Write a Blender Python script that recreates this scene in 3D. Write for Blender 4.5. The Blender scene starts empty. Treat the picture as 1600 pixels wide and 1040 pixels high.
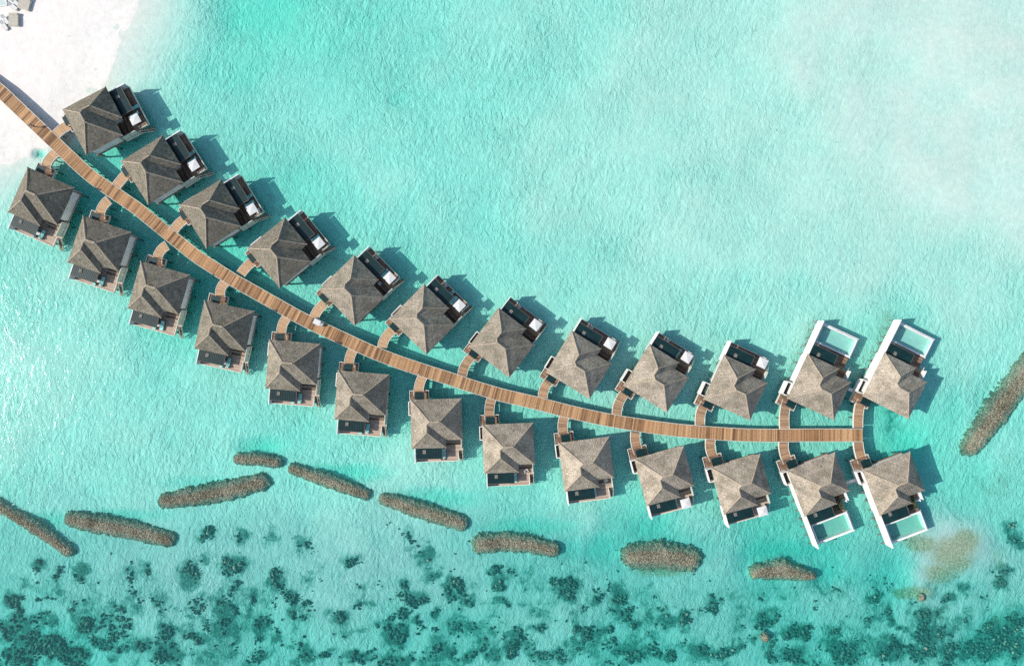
import bpy, bmesh, math, random
import numpy as np
from mathutils import Vector, Matrix

random.seed(7)
rng = np.random.default_rng(11)
scene = bpy.context.scene
COL = scene.collection
H = 128.0                       # camera height above the water (m)
K = 0.12 / 126.5                # metres per photo pixel per metre of distance
def w2(px, py, z=0.0):
    return ((px - 800) * K * (H - z), (520 - py) * K * (H - z))
R = math.radians

# ------------------------------------------------------------------ nodes
def new_mat(name):
    m = bpy.data.materials.new(name); m.use_nodes = True
    nt = m.node_tree; nt.nodes.clear()
    return m, nt, nt.nodes, nt.links
def N(nt, typ, **kw):
    n = nt.nodes.new(typ)
    for k, v in kw.items():
        if k.startswith('i_'):
            key = k[2:]
            key = int(key) if key.isdigit() else key.replace('_', ' ')
            n.inputs[key].default_value = v
        else:
            setattr(n, k, v)
    return n
def mix(nt, fac, a, b, blend='MIX'):
    n = nt.nodes.new('ShaderNodeMix'); n.data_type = 'RGBA'; n.blend_type = blend
    for idx, v in ((0, fac), (6, a), (7, b)):
        if isinstance(v, bpy.types.NodeSocket): nt.links.new(v, n.inputs[idx])
        elif isinstance(v, (int, float)): n.inputs[idx].default_value = v if idx == 0 else (v, v, v, 1)
        else: n.inputs[idx].default_value = (*v, 1)
    return n.outputs[2]
def math_(nt, op, a, b=None, c=None, clamp=False):
    n = nt.nodes.new('ShaderNodeMath'); n.operation = op; n.use_clamp = clamp
    for i, v in enumerate((a, b, c)):
        if v is None: continue
        if isinstance(v, bpy.types.NodeSocket): nt.links.new(v, n.inputs[i])
        else: n.inputs[i].default_value = v
    return n.outputs[0]
def ramp(nt, fac, lo, hi, a=0.0, b=1.0):
    n = nt.nodes.new('ShaderNodeMapRange'); n.interpolation_type = 'SMOOTHSTEP'
    nt.links.new(fac, n.inputs[0])
    for i, v in enumerate((lo, hi, a, b)): n.inputs[i + 1].default_value = v
    return n.outputs[0]
def mapping(nt, src, scale=(1, 1, 1), rot=(0, 0, 0), vt='POINT'):
    n = nt.nodes.new('ShaderNodeMapping'); n.inputs['Scale'].default_value = scale
    n.inputs['Rotation'].default_value = rot; n.vector_type = vt
    nt.links.new(src, n.inputs['Vector']); return n.outputs[0]
def noise(nt, vec, scale, detail=3, rough=.55, dist=0.0, out='Fac'):
    n = nt.nodes.new('ShaderNodeTexNoise'); n.inputs['Scale'].default_value = scale
    n.inputs['Detail'].default_value = detail; n.inputs['Roughness'].default_value = rough
    n.inputs['Distortion'].default_value = dist
    if vec is not None: nt.links.new(vec, n.inputs['Vector'])
    return n.outputs[out]
def bump(nt, height, strength=1.0, dist=.1):
    n = nt.nodes.new('ShaderNodeBump'); n.inputs['Strength'].default_value = strength
    n.inputs['Distance'].default_value = dist
    nt.links.new(height, n.inputs['Height']); return n.outputs[0]
def principled(nt, color, rough=.8, normal=None, spec=.3, metal=0.0):
    p = nt.nodes.new('ShaderNodeBsdfPrincipled')
    for key, v in (('Base Color', color), ('Roughness', rough)):
        if isinstance(v, bpy.types.NodeSocket): nt.links.new(v, p.inputs[key])
        else: p.inputs[key].default_value = (*v, 1) if key == 'Base Color' else v
    p.inputs['Specular IOR Level'].default_value = spec
    p.inputs['Metallic'].default_value = metal
    if normal is not None: nt.links.new(normal, p.inputs['Normal'])
    o = nt.nodes.new('ShaderNodeOutputMaterial'); nt.links.new(p.outputs[0], o.inputs[0])
    return p
def obj_coord(nt):
    return nt.nodes.new('ShaderNodeTexCoord').outputs['Object']
def geo_pos(nt):
    return nt.nodes.new('ShaderNodeNewGeometry').outputs['Position']

def simple(name, col, rough=.7, spec=.3, var=.12, scale=3.0, metal=0.0):
    m, nt, n, l = new_mat(name)
    f = noise(nt, geo_pos(nt), scale, 4, .6)
    c = mix(nt, ramp(nt, f, .3, .7), tuple(x * (1 - var) for x in col), tuple(min(1, x * (1 + var)) for x in col))
    principled(nt, c, rough, bump(nt, f, .15, .02), spec, metal)
    return m

M = {}
M['white'] = simple('white_render', (.70, .68, .64), .7, .3, .13, .8)
M['trim'] = simple('pale_trim', (.62, .58, .50), .7, .3, .1, 2.0)
M['fabric_white'] = simple('white_fabric', (.56, .555, .53), .85, .2, .03, 4)
M['fabric_teal'] = simple('turquoise_fabric', (.26, .64, .56), .85, .2, .06, 5)
M['frame'] = simple('lounger_frame', (.12, .10, .09), .5, .4, .1, 5)
M['stilt'] = simple('concrete_stilt', (.16, .15, .13), .85, .2, .3, 3)
M['canopy'] = simple('dark_metal_sheet', (.006, .026, .026), .38, .32, .2, .8)
M['black'] = simple('black_rubber', (.02, .02, .02), .6, .3, .1, 5)
M['darkroom'] = simple('dark_tile', (.035, .03, .028), .6, .4, .3, 3)
M['plant'] = simple('planter_leaves', (.05, .075, .035), .8, .2, .5, 6)
M['redplant'] = simple('bract_leaves', (.26, .08, .05), .8, .2, .4, 6)
M['canvas'] = simple('beige_canvas', (.42, .38, .31), .9, .1, .1, 2)
M['skin'] = simple('skin', (.30, .17, .11), .6, .3, .05, 5)
M['darkcloth'] = simple('dark_cloth', (.03, .03, .04), .9, .1, .1, 5)
M['hair'] = simple('hair', (.015, .012, .01), .6, .4, .1, 9)
M['tile'] = simple('pool_tile', (.44, .50, .47), .5, .4, .05, 1.2)
M['tile_green'] = simple('green_pool_tile', (.26, .42, .36), .5, .4, .05, 1.2)
M['glassdark'] = simple('window_glass', (.02, .035, .04), .08, .6, .05, 1)
M['louvre'] = simple('pale_louvre', (.50, .53, .45), .75, .3, .1, 2.0)

def wood_attr(name, dark, light, red):
    m, nt, n, l = new_mat(name)
    a = N(nt, 'ShaderNodeAttribute', attribute_name='tone'); t = a.outputs['Fac']
    c = mix(nt, t, dark, light)
    f = noise(nt, geo_pos(nt), .22, 3, .6)
    c = mix(nt, ramp(nt, f, .45, .7, 0, .45), c, red)
    g = noise(nt, geo_pos(nt), 5, 4, .7)
    c = mix(nt, .8, c, mix(nt, ramp(nt, g, .3, .7), .62, 1.15), 'MULTIPLY')
    principled(nt, c, .8, bump(nt, g, .3, .02), .25)
    return m
M['boardwalk'] = wood_attr('boardwalk_timber', (.15, .076, .036), (.53, .315, .160), (.37, .195, .088))
M['linkwood'] = wood_attr('footbridge_timber', (.18, .10, .058), (.46, .29, .165), (.46, .27, .15))
M['linkpale'] = wood_attr('pale_footbridge_timber', (.40, .25, .14), (.54, .35, .20), (.50, .30, .17))

def plank_mat(name, dark, light, gapw=.17):
    m, nt, n, l = new_mat(name)
    oc = obj_coord(nt)
    s = nt.nodes.new('ShaderNodeSeparateXYZ'); l.new(oc, s.inputs[0])
    yv = math_(nt, 'DIVIDE', s.outputs['Y'], gapw)
    wn = N(nt, 'ShaderNodeTexWhiteNoise', noise_dimensions='2D')
    cb = nt.nodes.new('ShaderNodeCombineXYZ')
    l.new(math_(nt, 'FLOOR', yv), cb.inputs[0])
    l.new(math_(nt, 'FLOOR', math_(nt, 'DIVIDE', s.outputs['X'], 2.3)), cb.inputs[1])
    l.new(cb.outputs[0], wn.inputs['Vector'])
    c = mix(nt, wn.outputs['Value'], dark, light)
    gap = math_(nt, 'LESS_THAN', math_(nt, 'FRACT', yv), .12)
    c = mix(nt, gap, c, (.02, .015, .012))
    g = noise(nt, mapping(nt, oc, (1, 8, 1)), 2.5, 4, .7)
    c = mix(nt, .7, c, mix(nt, ramp(nt, g, .3, .7), .6, 1.15), 'MULTIPLY')
    principled(nt, c, .8, bump(nt, g, .3, .02), .25)
    return m
M['deck'] = plank_mat('deck_planks', (.13, .078, .05), (.40, .25, .155))
M['bleached'] = plank_mat('bleached_deck_planks', (.36, .26, .19), (.58, .44, .33))
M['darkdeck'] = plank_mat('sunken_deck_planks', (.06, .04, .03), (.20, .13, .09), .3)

def thatch_mat():
    m, nt, n, l = new_mat('thatch')
    uv = nt.nodes.new('ShaderNodeUVMap').outputs[0]
    oi = nt.nodes.new('ShaderNodeObjectInfo')
    pos = geo_pos(nt)
    sx = nt.nodes.new('ShaderNodeSeparateXYZ'); l.new(oi.outputs['Location'], sx.inputs[0])
    age = ramp(nt, sx.outputs['X'], 25, -75)                # the villas nearer the beach are older and greyer
    rnd = oi.outputs['Random']
    base = mix(nt, age, (.455, .385, .298), (.265, .232, .178))
    base = mix(nt, .6, base, mix(nt, rnd, .74, 1.18), 'MULTIPLY')
    streak = noise(nt, mapping(nt, uv, (9, 1.6, 1)), 1.0, 4, .65, .5)
    fine = noise(nt, mapping(nt, uv, (1, .45, 1)), 9.0, 3, .7)
    patch = noise(nt, pos, .45, 4, .6)
    moss = noise(nt, pos, .8, 4, .65)
    c = mix(nt, ramp(nt, patch, .38, .66), base, mix(nt, .6, base, (.17, .15, .11)))
    c = mix(nt, ramp(nt, moss, .56, .72, 0, .42), c, (.30, .20, .10))
    lichen = math_(nt, 'MULTIPLY', ramp(nt, noise(nt, pos, 1.3, 5, .7), .48, .62, 0, .6), age)
    c = mix(nt, lichen, c, (.115, .115, .088))
    c = mix(nt, .85, c, mix(nt, ramp(nt, streak, .28, .72), .48, 1.36), 'MULTIPLY')
    c = mix(nt, .9, c, mix(nt, ramp(nt, fine, .32, .68), .70, 1.24), 'MULTIPLY')
    # courses of thatch running parallel to the eaves
    su = nt.nodes.new('ShaderNodeSeparateXYZ'); l.new(uv, su.inputs[0])
    wob = math_(nt, 'MULTIPLY', noise(nt, pos, 1.2, 2), .5)
    course = math_(nt, 'FRACT', math_(nt, 'ADD', math_(nt, 'MULTIPLY', su.outputs['Y'], 2.2), wob))
    hgt = math_(nt, 'ADD', math_(nt, 'MULTIPLY', course, .5), math_(nt, 'ADD', streak, fine))
    principled(nt, c, .95, bump(nt, hgt, .9, .16), .1)
    return m
M['thatch'] = thatch_mat()
def ridge_mat():
    m, nt, n, l = new_mat('thatch_ridge')
    f = noise(nt, geo_pos(nt), 5, 4, .7)
    c = mix(nt, ramp(nt, f, .3, .7), (.24, .19, .14), (.44, .36, .27))
    principled(nt, c, .95, bump(nt, f, .6, .08), .1)
    return m
M['ridge'] = ridge_mat()

def rubble_mat():
    m, nt, n, l = new_mat('coral_rubble')
    a = N(nt, 'ShaderNodeAttribute', attribute_name='tone').outputs['Fac']
    c = mix(nt, a, (.075, .07, .045), (.33, .315, .225))
    f = noise(nt, geo_pos(nt), 5, 4, .7)
    c = mix(nt, .7, c, mix(nt, ramp(nt, f, .3, .7), .5, 1.35), 'MULTIPLY')
    principled(nt, c, .95, bump(nt, f, .6, .06), .15)
    return m
M['rubble'] = rubble_mat()
def coral_mat():
    m, nt, n, l = new_mat('living_coral')
    a = N(nt, 'ShaderNodeAttribute', attribute_name='tone').outputs['Fac']
    c = mix(nt, ramp(nt, a, 0, .8), (.012, .062, .060), (.075, .16, .14))
    c = mix(nt, ramp(nt, a, .74, .95), c, (.36, .30, .23))
    f = noise(nt, geo_pos(nt), 6, 4, .7)
    c = mix(nt, .7, c, mix(nt, ramp(nt, f, .3, .7), .5, 1.4), 'MULTIPLY')
    principled(nt, c, .95, bump(nt, f, .6, .08), .1)
    return m
M['coral'] = coral_mat()

def seabed_mat():
    m, nt, n, l = new_mat('coral_sand')
    p = geo_pos(nt)
    reef = N(nt, 'ShaderNodeAttribute', attribute_name='reef').outputs['Fac']
    alg = N(nt, 'ShaderNodeAttribute', attribute_name='algae').outputs['Fac']
    sand = mix(nt, ramp(nt, noise(nt, p, .05, 5, .6), .3, .7), (.68, .645, .59), (.61, .585, .535))
    sy_ = nt.nodes.new('ShaderNodeSeparateXYZ'); l.new(p, sy_.inputs[0])
    flat = ramp(nt, math_(nt, 'ADD', sy_.outputs['Y'], math_(nt, 'MULTIPLY', noise(nt, p, .08, 3, .6), 20.0)), -14, -34)
    sand = mix(nt, flat, sand, mix(nt, ramp(nt, noise(nt, p, .25, 4, .6), .35, .65), (.50, .485, .47), (.42, .43, .42)))
    sand = mix(nt, .6, sand, mix(nt, ramp(nt, noise(nt, p, .9, 5, .75), .3, .7), .86, 1.1), 'MULTIPLY')
    # scattered bits of rubble and weed
    sp = noise(nt, p, 1.7, 2, .6)
    z = nt.nodes.new('ShaderNodeSeparateXYZ'); l.new(p, z.inputs[0])
    wet = ramp(nt, z.outputs['Z'], .15, -.5)
    dryness = ramp(nt, z.outputs['Z'], .02, .28)
    drysand = mix(nt, ramp(nt, noise(nt, p, .7, 5, .7), .3, .7), (.66, .605, .55), (.73, .67, .612))
    drysand = mix(nt, ramp(nt, noise(nt, p, 1.4, 6, .8, 1.0), .60, .72, 0, .35), drysand, (.52, .48, .43))
    sand = mix(nt, dryness, sand, drysand)
    sand = mix(nt, math_(nt, 'MULTIPLY', ramp(nt, sp, .69, .74, 0, .6), wet), sand, (.20, .24, .17))
    brk = noise(nt, p, .42, 7, .80, .6)
    rf = ramp(nt, math_(nt, 'ADD', reef, math_(nt, 'MULTIPLY', math_(nt, 'SUBTRACT', brk, .5), 3.0)), .28, .90)
    halo = ramp(nt, math_(nt, 'ADD', reef, math_(nt, 'MULTIPLY', math_(nt, 'SUBTRACT', brk, .5), 2.4)), -.05, .80)
    sand = mix(nt, math_(nt, 'MULTIPLY', halo, math_(nt, 'MULTIPLY', ramp(nt, reef, .02, .22), .9)), sand, (.10, .27, .235))
    rcol = mix(nt, ramp(nt, noise(nt, p, 2.4, 4, .75), .35, .68), (.012, .065, .062), (.09, .19, .165))
    c = mix(nt, math_(nt, 'MULTIPLY', rf, .92), sand, rcol)
    af = ramp(nt, math_(nt, 'ADD', alg, math_(nt, 'MULTIPLY', math_(nt, 'SUBTRACT', brk, .5), .9)), .2, .85)
    acol = mix(nt, ramp(nt, noise(nt, p, 3, 4, .75), .35, .68), (.24, .175, .115), (.50, .42, .29))
    c = mix(nt, math_(nt, 'MULTIPLY', af, .96), c, acol)
    # sand ripples and the grain of the bottom
    ang = mapping(nt, p, (1.0, .62, 1), (0, 0, R(18)))
    r1 = noise(nt, ang, .80, 4, .62, 1.2)
    rid = math_(nt, 'ABSOLUTE', math_(nt, 'SUBTRACT', r1, .5))
    wn = N(nt, 'ShaderNodeTexNoise'); wn.inputs['Scale'].default_value = .7; wn.inputs['Detail'].default_value = 3; l.new(p, wn.inputs['Vector'])
    wv = N(nt, 'ShaderNodeVectorMath', operation='MULTIPLY_ADD'); l.new(wn.outputs['Color'], wv.inputs[0]); wv.inputs[1].default_value = (1.6, 1.6, 0); l.new(ang, wv.inputs[2])
    vo = N(nt, 'ShaderNodeTexVoronoi', feature='DISTANCE_TO_EDGE'); vo.inputs['Scale'].default_value = .8; l.new(wv.outputs[0], vo.inputs['Vector'])
    net = ramp(nt, vo.outputs['Distance'], .0, .34, 1, 0)
    vary = ramp(nt, noise(nt, p, .09, 3, .6), .3, .65, .35, 1.0)
    r2 = noise(nt, p, 2.6, 3, .7)
    hgt = math_(nt, 'ADD', math_(nt, 'MULTIPLY', rid, -1.2), math_(nt, 'MULTIPLY', r2, .27))
    hgt = math_(nt, 'ADD', hgt, math_(nt, 'MULTIPLY', math_(nt, 'MULTIPLY', net, vary), .22))
    band = noise(nt, mapping(nt, p, (1, 4.2, 1), (0, 0, R(-24)), 'TEXTURE'), .62, 3, .55, .8)
    band = math_(nt, 'MULTIPLY', band, ramp(nt, noise(nt, p, .035, 2, .5), .35, .65, .1, 1.0))
    hgt = math_(nt, 'ADD', math_(nt, 'MULTIPLY', hgt, ramp(nt, noise(nt, p, .05, 3, .6), .3, .7, .65, 1.2)), band)
    deepw = ramp(nt, z.outputs['Z'], -.02, -.9)
    hgt = math_(nt, 'MULTIPLY', hgt, math_(nt, 'ADD', math_(nt, 'MULTIPLY', deepw, .92), .08))
    principled(nt, c, .95, bump(nt, hgt, 1.0, .44), .1)
    return m
M['seabed'] = seabed_mat()

def water_mat():
    m, nt, n, l = new_mat('lagoon_water')
    p = geo_pos(nt)
    w1 = noise(nt, mapping(nt, p, (1, .7, 1), (0, 0, R(15))), .9, 4, .6, .6)
    w0 = noise(nt, p, .12, 3, .5)
    w3 = noise(nt, p, 3.5, 3, .6)
    hgt = math_(nt, 'ADD', math_(nt, 'MULTIPLY', w1, .55), math_(nt, 'ADD', math_(nt, 'MULTIPLY', w3, .2), math_(nt, 'MULTIPLY', w0, 1.2)))
    nrm = bump(nt, hgt, .9, .12)
    tr = N(nt, 'ShaderNodeBsdfTransparent'); tr.inputs[0].default_value = (.98, 1, .985, 1)
    gl = N(nt, 'ShaderNodeBsdfGlossy'); gl.inputs['Roughness'].default_value = .14
    gl.inputs['Color'].default_value = (1, 1, 1, 1); l.new(nrm, gl.inputs['Normal'])
    df = N(nt, 'ShaderNodeBsdfDiffuse'); df.inputs[0].default_value = (.06, .62, .52, 1)
    l.new(bump(nt, hgt, 1.0, .45), df.inputs['Normal'])
    dt = N(nt, 'ShaderNodeVectorMath', operation='DOT_PRODUCT'); l.new(nrm, dt.inputs[0])
    l.new(nt.nodes.new('ShaderNodeNewGeometry').outputs['Incoming'], dt.inputs[1])
    cs = math_(nt, 'SUBTRACT', 1.0, math_(nt, 'ABSOLUTE', dt.outputs['Value']), clamp=True)
    fres = math_(nt, 'ADD', math_(nt, 'MULTIPLY', math_(nt, 'POWER', cs, 5.0), .98), .02, clamp=True)
    a = N(nt, 'ShaderNodeMixShader'); a.inputs[0].default_value = .055
    l.new(tr.outputs[0], a.inputs[1]); l.new(df.outputs[0], a.inputs[2])
    b = N(nt, 'ShaderNodeMixShader'); l.new(fres, b.inputs[0])
    l.new(a.outputs[0], b.inputs[1]); l.new(gl.outputs[0], b.inputs[2])
    ab = N(nt, 'ShaderNodeVolumeAbsorption')
    ab.inputs['Color'].default_value = (.0, .936, .862, 1); ab.inputs['Density'].default_value = .48
    o = N(nt, 'ShaderNodeOutputMaterial')
    l.new(b.outputs[0], o.inputs[0]); l.new(ab.outputs[0], o.inputs['Volume'])
    return m
M['water'] = water_mat()
def poolwater_mat():
    m, nt, n, l = new_mat('pool_water')
    w = noise(nt, geo_pos(nt), 1.5, 3)
    nrm = bump(nt, w, .3, .05)
    tr = N(nt, 'ShaderNodeBsdfTransparent'); tr.inputs[0].default_value = (.66, .96, .925, 1)
    gl = N(nt, 'ShaderNodeBsdfGlossy'); gl.inputs['Roughness'].default_value = .05; l.new(nrm, gl.inputs['Normal'])
    b = N(nt, 'ShaderNodeMixShader'); b.inputs[0].default_value = .03
    l.new(tr.outputs[0], b.inputs[1]); l.new(gl.outputs[0], b.inputs[2])
    o = N(nt, 'ShaderNodeOutputMaterial'); l.new(b.outputs[0], o.inputs[0])
    return m
M['poolwater'] = poolwater_mat()

# ------------------------------------------------------------------ mesh helpers
class MB:
    def __init__(s): s.v = []; s.f = []; s.t = []
    def add(s, vs, fs, tone=.5):
        o = len(s.v); s.v += [tuple(v) for v in vs]; s.f += [tuple(i + o for i in f) for f in fs]
        s.t += [tone] * len(vs); return s
    def prism(s, pts, z0, z1, tone=.5):
        n = len(pts)
        vs = [(x, y, z0) for x, y in pts] + [(x, y, z1) for x, y in pts]
        fs = [tuple(range(n))[::-1], tuple(range(n, 2 * n))] + [(i, (i + 1) % n, n + (i + 1) % n, n + i) for i in range(n)]
        return s.add(vs, fs, tone)
    def box(s, x0, x1, y0, y1, z0, z1, tone=.5):
        return s.prism([(x0, y0), (x1, y0), (x1, y1), (x0, y1)], z0, z1, tone)
    def hexa(s, a, b, tone=.5):        # two quads (bottom, top)
        return s.add(list(a) + list(b), [(3, 2, 1, 0), (4, 5, 6, 7), (0, 1, 5, 4), (1, 2, 6, 5), (2, 3, 7, 6), (3, 0, 4, 7)], tone)
    def tube(s, p, q, r, n=8, r2=None, tone=.5):
        p, q = Vector(p), Vector(q); d = (q - p).normalized()
        a = d.orthogonal().normalized(); b = d.cross(a); r2 = r if r2 is None else r2
        vs = []
        for c, rr in ((p, r), (q, r2)):
            for i in range(n):
                t = 2 * math.pi * i / n; vs.append(c + (a * math.cos(t) + b * math.sin(t)) * rr)
        fs = [(i, (i + 1) % n, n + (i + 1) % n, n + i) for i in range(n)] + [tuple(range(n))[::-1], tuple(range(n, 2 * n))]
        return s.add(vs, fs, tone)
    def build(s, name, mat, parent=None, sy=1, bevel=0, tone=False, recalc=True):
        me = bpy.data.meshes.new(name)
        me.from_pydata([(x, y * sy, z) for x, y, z in s.v], [], s.f); me.update()
        if tone:
            a = me.attributes.new('tone', 'FLOAT', 'POINT'); a.data.foreach_set('value', s.t)
        if recalc:
            bm = bmesh.new(); bm.from_mesh(me)
            bmesh.ops.recalc_face_normals(bm, faces=bm.faces); bm.to_mesh(me); bm.free()
        me.materials.append(mat)
        o = bpy.data.objects.new(name, me); COL.objects.link(o)
        if parent: o.parent = parent
        if bevel:
            b = o.modifiers.new('bevel', 'BEVEL'); b.width = bevel; b.segments = 2; b.limit_method = 'ANGLE'
        return o

def empty(name, loc=(0, 0, 0), rz=0):
    o = bpy.data.objects.new(name, None); COL.objects.link(o); o.empty_display_size = .5
    o.location = loc; o.rotation_euler = (0, 0, rz); return o
def tag(o, label=None, cat=None, group=None, kind=None):
    if label: o['label'] = label
    if cat: o['category'] = cat
    if group: o['group'] = group
    if kind: o['kind'] = kind
    return o
def copy_tree(o, parent=None):
    c = o.copy(); COL.objects.link(c); c.parent = parent
    for ch in list(o.children): copy_tree(ch, c)
    return c

# ------------------------------------------------------------------ numpy noise
def vnoise(x, y, seed):
    r = np.random.default_rng(seed); T = r.random((256, 256))
    xi = np.floor(x).astype(int); yi = np.floor(y).astype(int); fx = x - xi; fy = y - yi
    fx = fx * fx * (3 - 2 * fx); fy = fy * fy * (3 - 2 * fy)
    g = lambda i, j: T[i & 255, j & 255]
    return (g(xi, yi) * (1 - fx) + g(xi + 1, yi) * fx) * (1 - fy) + (g(xi, yi + 1) * (1 - fx) + g(xi + 1, yi + 1) * fx) * fy
def fbm(x, y, seed, o=4):
    s = 0; a = .5; t = 0
    for i in range(o):
        s = s + a * vnoise(x * 2 ** i, y * 2 ** i, seed + i); t += a; a *= .5
    return s / t
def sstep(a, b, x):
    t = np.clip((x - a) / (b - a), 0, 1); return t * t * (3 - 2 * t)

# ------------------------------------------------------------------ bottom of the lagoon
DEPTH = [(1300,100,.25),(1550,50,.18),(1420,180,.22),(1500,260,.20),(1590,300,.20),(1200,200,.42),(1090,60,.50),(1000,130,.52),(880,40,.72),(760,70,.75),
 (640,30,.85),(540,20,.95),(400,25,1.2),(370,100,1.0),(300,70,.9),(330,190,.85),(450,150,.80),(600,250,.75),(700,370,.80),(900,300,.58),
 (1100,350,.50),(1300,400,.42),(1500,450,.45),(1560,560,.60),(900,440,.72),(1080,490,.68),(1250,490,.62),(500,330,1.0),(620,400,.95),
 (100,470,.65),(50,600,.55),(150,720,.70),(30,400,.75),(300,660,.75),(400,640,.8),(500,690,.90),(650,760,.70),(900,820,.70),(1100,850,.80),
 (1420,690,1.3),(1500,770,1.2),(1200,660,.95),(1000,645,.85),(800,640,.9),(600,590,1.3),(330,440,1.5),(150,300,1.4),(1300,680,1.0),(1350,870,.95),
 (100,900,.85),(300,900,.80),(500,880,.72),(700,880,.75),(900,930,.85),(1100,950,.9),(1300,930,.9),(1500,920,.85),(1580,800,1.0),
 (100,1020,1.2),(400,1010,1.1),(700,1010,1.1),(1000,1020,1.2),(1300,1020,1.2),(1550,1020,1.2),(1420,560,.8),(1590,700,.9),
 (1480,868,.28),(1500,850,.28),(1455,890,.34),(880,870,1.0),(940,850,1.3),(1010,830,1.25),(1400,900,1.25),(1200,860,1.3),(1300,890,1.3)]
BARS = [ # centre line in photo pixels, half width in pixels
 ([(-40,772),(0,793),(50,823),(104,860)], [9,9,10,9], 'leftmost rubble breakwater, running diagonally off the left edge'),
 ([(110,812),(150,819),(205,829),(262,843)], [11,13,13,11], 'straight brown rubble breakwater with rounded ends, second from the left edge'),
 ([(257,783),(300,777),(355,767),(408,754)], [11,13,14,12], 'widest long breakwater on the left, tilted up towards the right'),
 ([(372,717),(400,718),(432,722)], [8,9,8], 'shortest small breakwater, just above the gap between two long ones'),
 ([(457,733),(510,751),(570,772)], [8,10,9], 'narrow dark breakwater below the third and fourth villas of the reef-side row'),
 ([(600,780),(650,796),(720,817)], [9,12,11], 'long breakwater sloping down to the right below the boxy villa with the brown deck'),
 ([(752,851),(785,848),(825,851),(864,859)], [13,13,12,10], 'blunt ended breakwater in the middle of the reef side row of breakwaters'),
 ([(990,870),(1035,870),(1080,875)], [16,19,16], 'broad oblong breakwater, fattest of the reef side row'),
 ([(1182,895),(1222,891),(1270,901)], [9,14,6], 'lens shaped breakwater left of the plunge pool villas'),
 ([(1640,535),(1600,588),(1560,643),(1520,697)], [20,19,19,14], 'large rubble breakwater running diagonally off the right edge'),
]
REEF = [(317,838,13,10,.8),(317,877,13,13,.9),(380,838,10,9,1),(419,836,14,16,.6),(470,847,16,15,.8),(541,874,12,11,.95),(562,911,16,9,.5),(369,886,22,18,1.1),
 (291,905,22,22,1.05),(434,911,18,20,1.15),(456,933,12,14,1.2),(450,958,11,12,1),(391,933,9,13,1.2),(350,955,18,18,1.1),(347,983,24,20,1.2),(400,980,16,18,1.15),
 (256,983,16,20,1.2),(290,995,16,10,1.1),(312,1002,11,10,1.1),(215,1005,15,12,1.2),(256,1024,26,22,1.2),(428,999,11,11,1),(481,944,12,10,.95),(481,905,14,12,.6),
 (531,967,15,16,1),(561,945,11,9,.9),(472,1020,17,14,1.2),(506,1020,12,9,1.2),(587,980,8,9,.9),(556,1030,24,12,1.2),(622,995,16,20,1.25),(625,1034,22,12,1.3),
 (656,974,8,9,1),(628,964,12,11,.9),(662,864,17,17,1.0),(678,895,14,15,.9),(650,936,22,16,1.05),(634,914,14,13,.9),(637,842,11,16,.6),(681,961,7,9,.9),
 (362,920,14,16,.7),(400,1027,16,14,.9),(356,1024,12,12,1),(772,895,9,9,1.1),(781,915,12,14,1.2),(787,942,14,8,1.15),(882,920,24,25,1.15),(800,895,11,11,.6),
 (830,895,11,12,.55),(935,935,13,20,.7),(967,930,16,24,.85),(975,960,20,16,.8),(995,975,11,10,1),(1120,945,11,12,.95),(1119,959,6,8,1.5),(1040,975,15,11,1.1),
 (1072,972,13,12,1.05),(807,995,16,15,1.25),(800,1012,17,14,1.25),(845,985,13,9,1.1),(750,1010,15,14,1.25),(772,1025,16,13,1.15),(877,1022,18,16,1),(920,992,16,12,1.15),
 (900,987,9,8,1),(947,987,13,8,1.1),(965,1007,9,7,1.1),(990,1028,45,18,.85),(1040,1025,15,10,1.1),(1095,1017,28,22,.85),(1132,1026,11,9,1.1),(790,977,14,12,.6),
 (712,920,14,16,1.1),(730,940,16,12,1.15),(700,985,20,15,.6),(690,1025,22,16,.9),(58,882,12,10,1),(82,899,9,7,.9),(122,901,15,15,1),(222,888,13,14,.7),(199,899,11,14,.6),
 (92,925,13,13,.65),(13,940,14,14,1.05),(19,963,14,14,1.2),(36,980,18,14,1.2),(66,969,18,14,1.1),(80,976,9,9,1),(11,991,22,18,1.2),(37,1010,26,20,1.2),(75,1014,26,20,1.15),
 (19,1029,28,18,1.2),(94,1029,20,16,1.15),(120,1023,15,18,1.2),(124,982,13,16,1.15),(148,999,14,12,1.1),(131,950,22,20,.6),(184,948,12,9,.8),(212,946,14,14,.6),
 (195,1019,13,9,1.1),(253,984,15,16,1.1),(1138,1021,15,12,1.1),(1197,979,18,9,.95),(1200,965,30,14,.7),(1369,937,13,9,1),(1366,973,15,8,1.1),(1395,963,8,16,1.05),
 (1411,979,9,7,1.1),(1255,989,18,20,1.1),(1236,995,11,12,1),(1307,989,16,16,.85),(1242,1028,28,14,1.2),(1207,1028,13,11,1.1),(1330,1025,24,18,1.15),(1392,1018,28,22,1.15),
 (1385,1005,15,12,1.1),(1447,963,19,20,1),(1454,992,26,22,1.05),(1441,1021,24,18,1.1),(1483,1021,20,16,1.15),(1567,895,16,14,.9),(1567,914,13,13,.95),(1590,843,12,18,1),
 (1583,826,11,12,.9),(1512,973,16,16,.7),(1535,1015,30,24,1.1),(1567,1002,30,26,1.05),(1593,1015,22,24,1.1),(1512,924,14,12,.65),(1490,940,11,10,.8),(1593,976,18,20,.95),
 (1473,956,14,12,.8),(1304,1015,16,12,1),(1180,1005,14,10,.6),(850,1030,20,14,.9),(1420,740,6,10,.4),(1400,660,14,26,.45),(735,1030,14,12,1.0),(170,1030,14,10,.8),
 (30,915,20,12,.5),(165,970,18,14,.5),(740,870,14,6,.4)]
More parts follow.
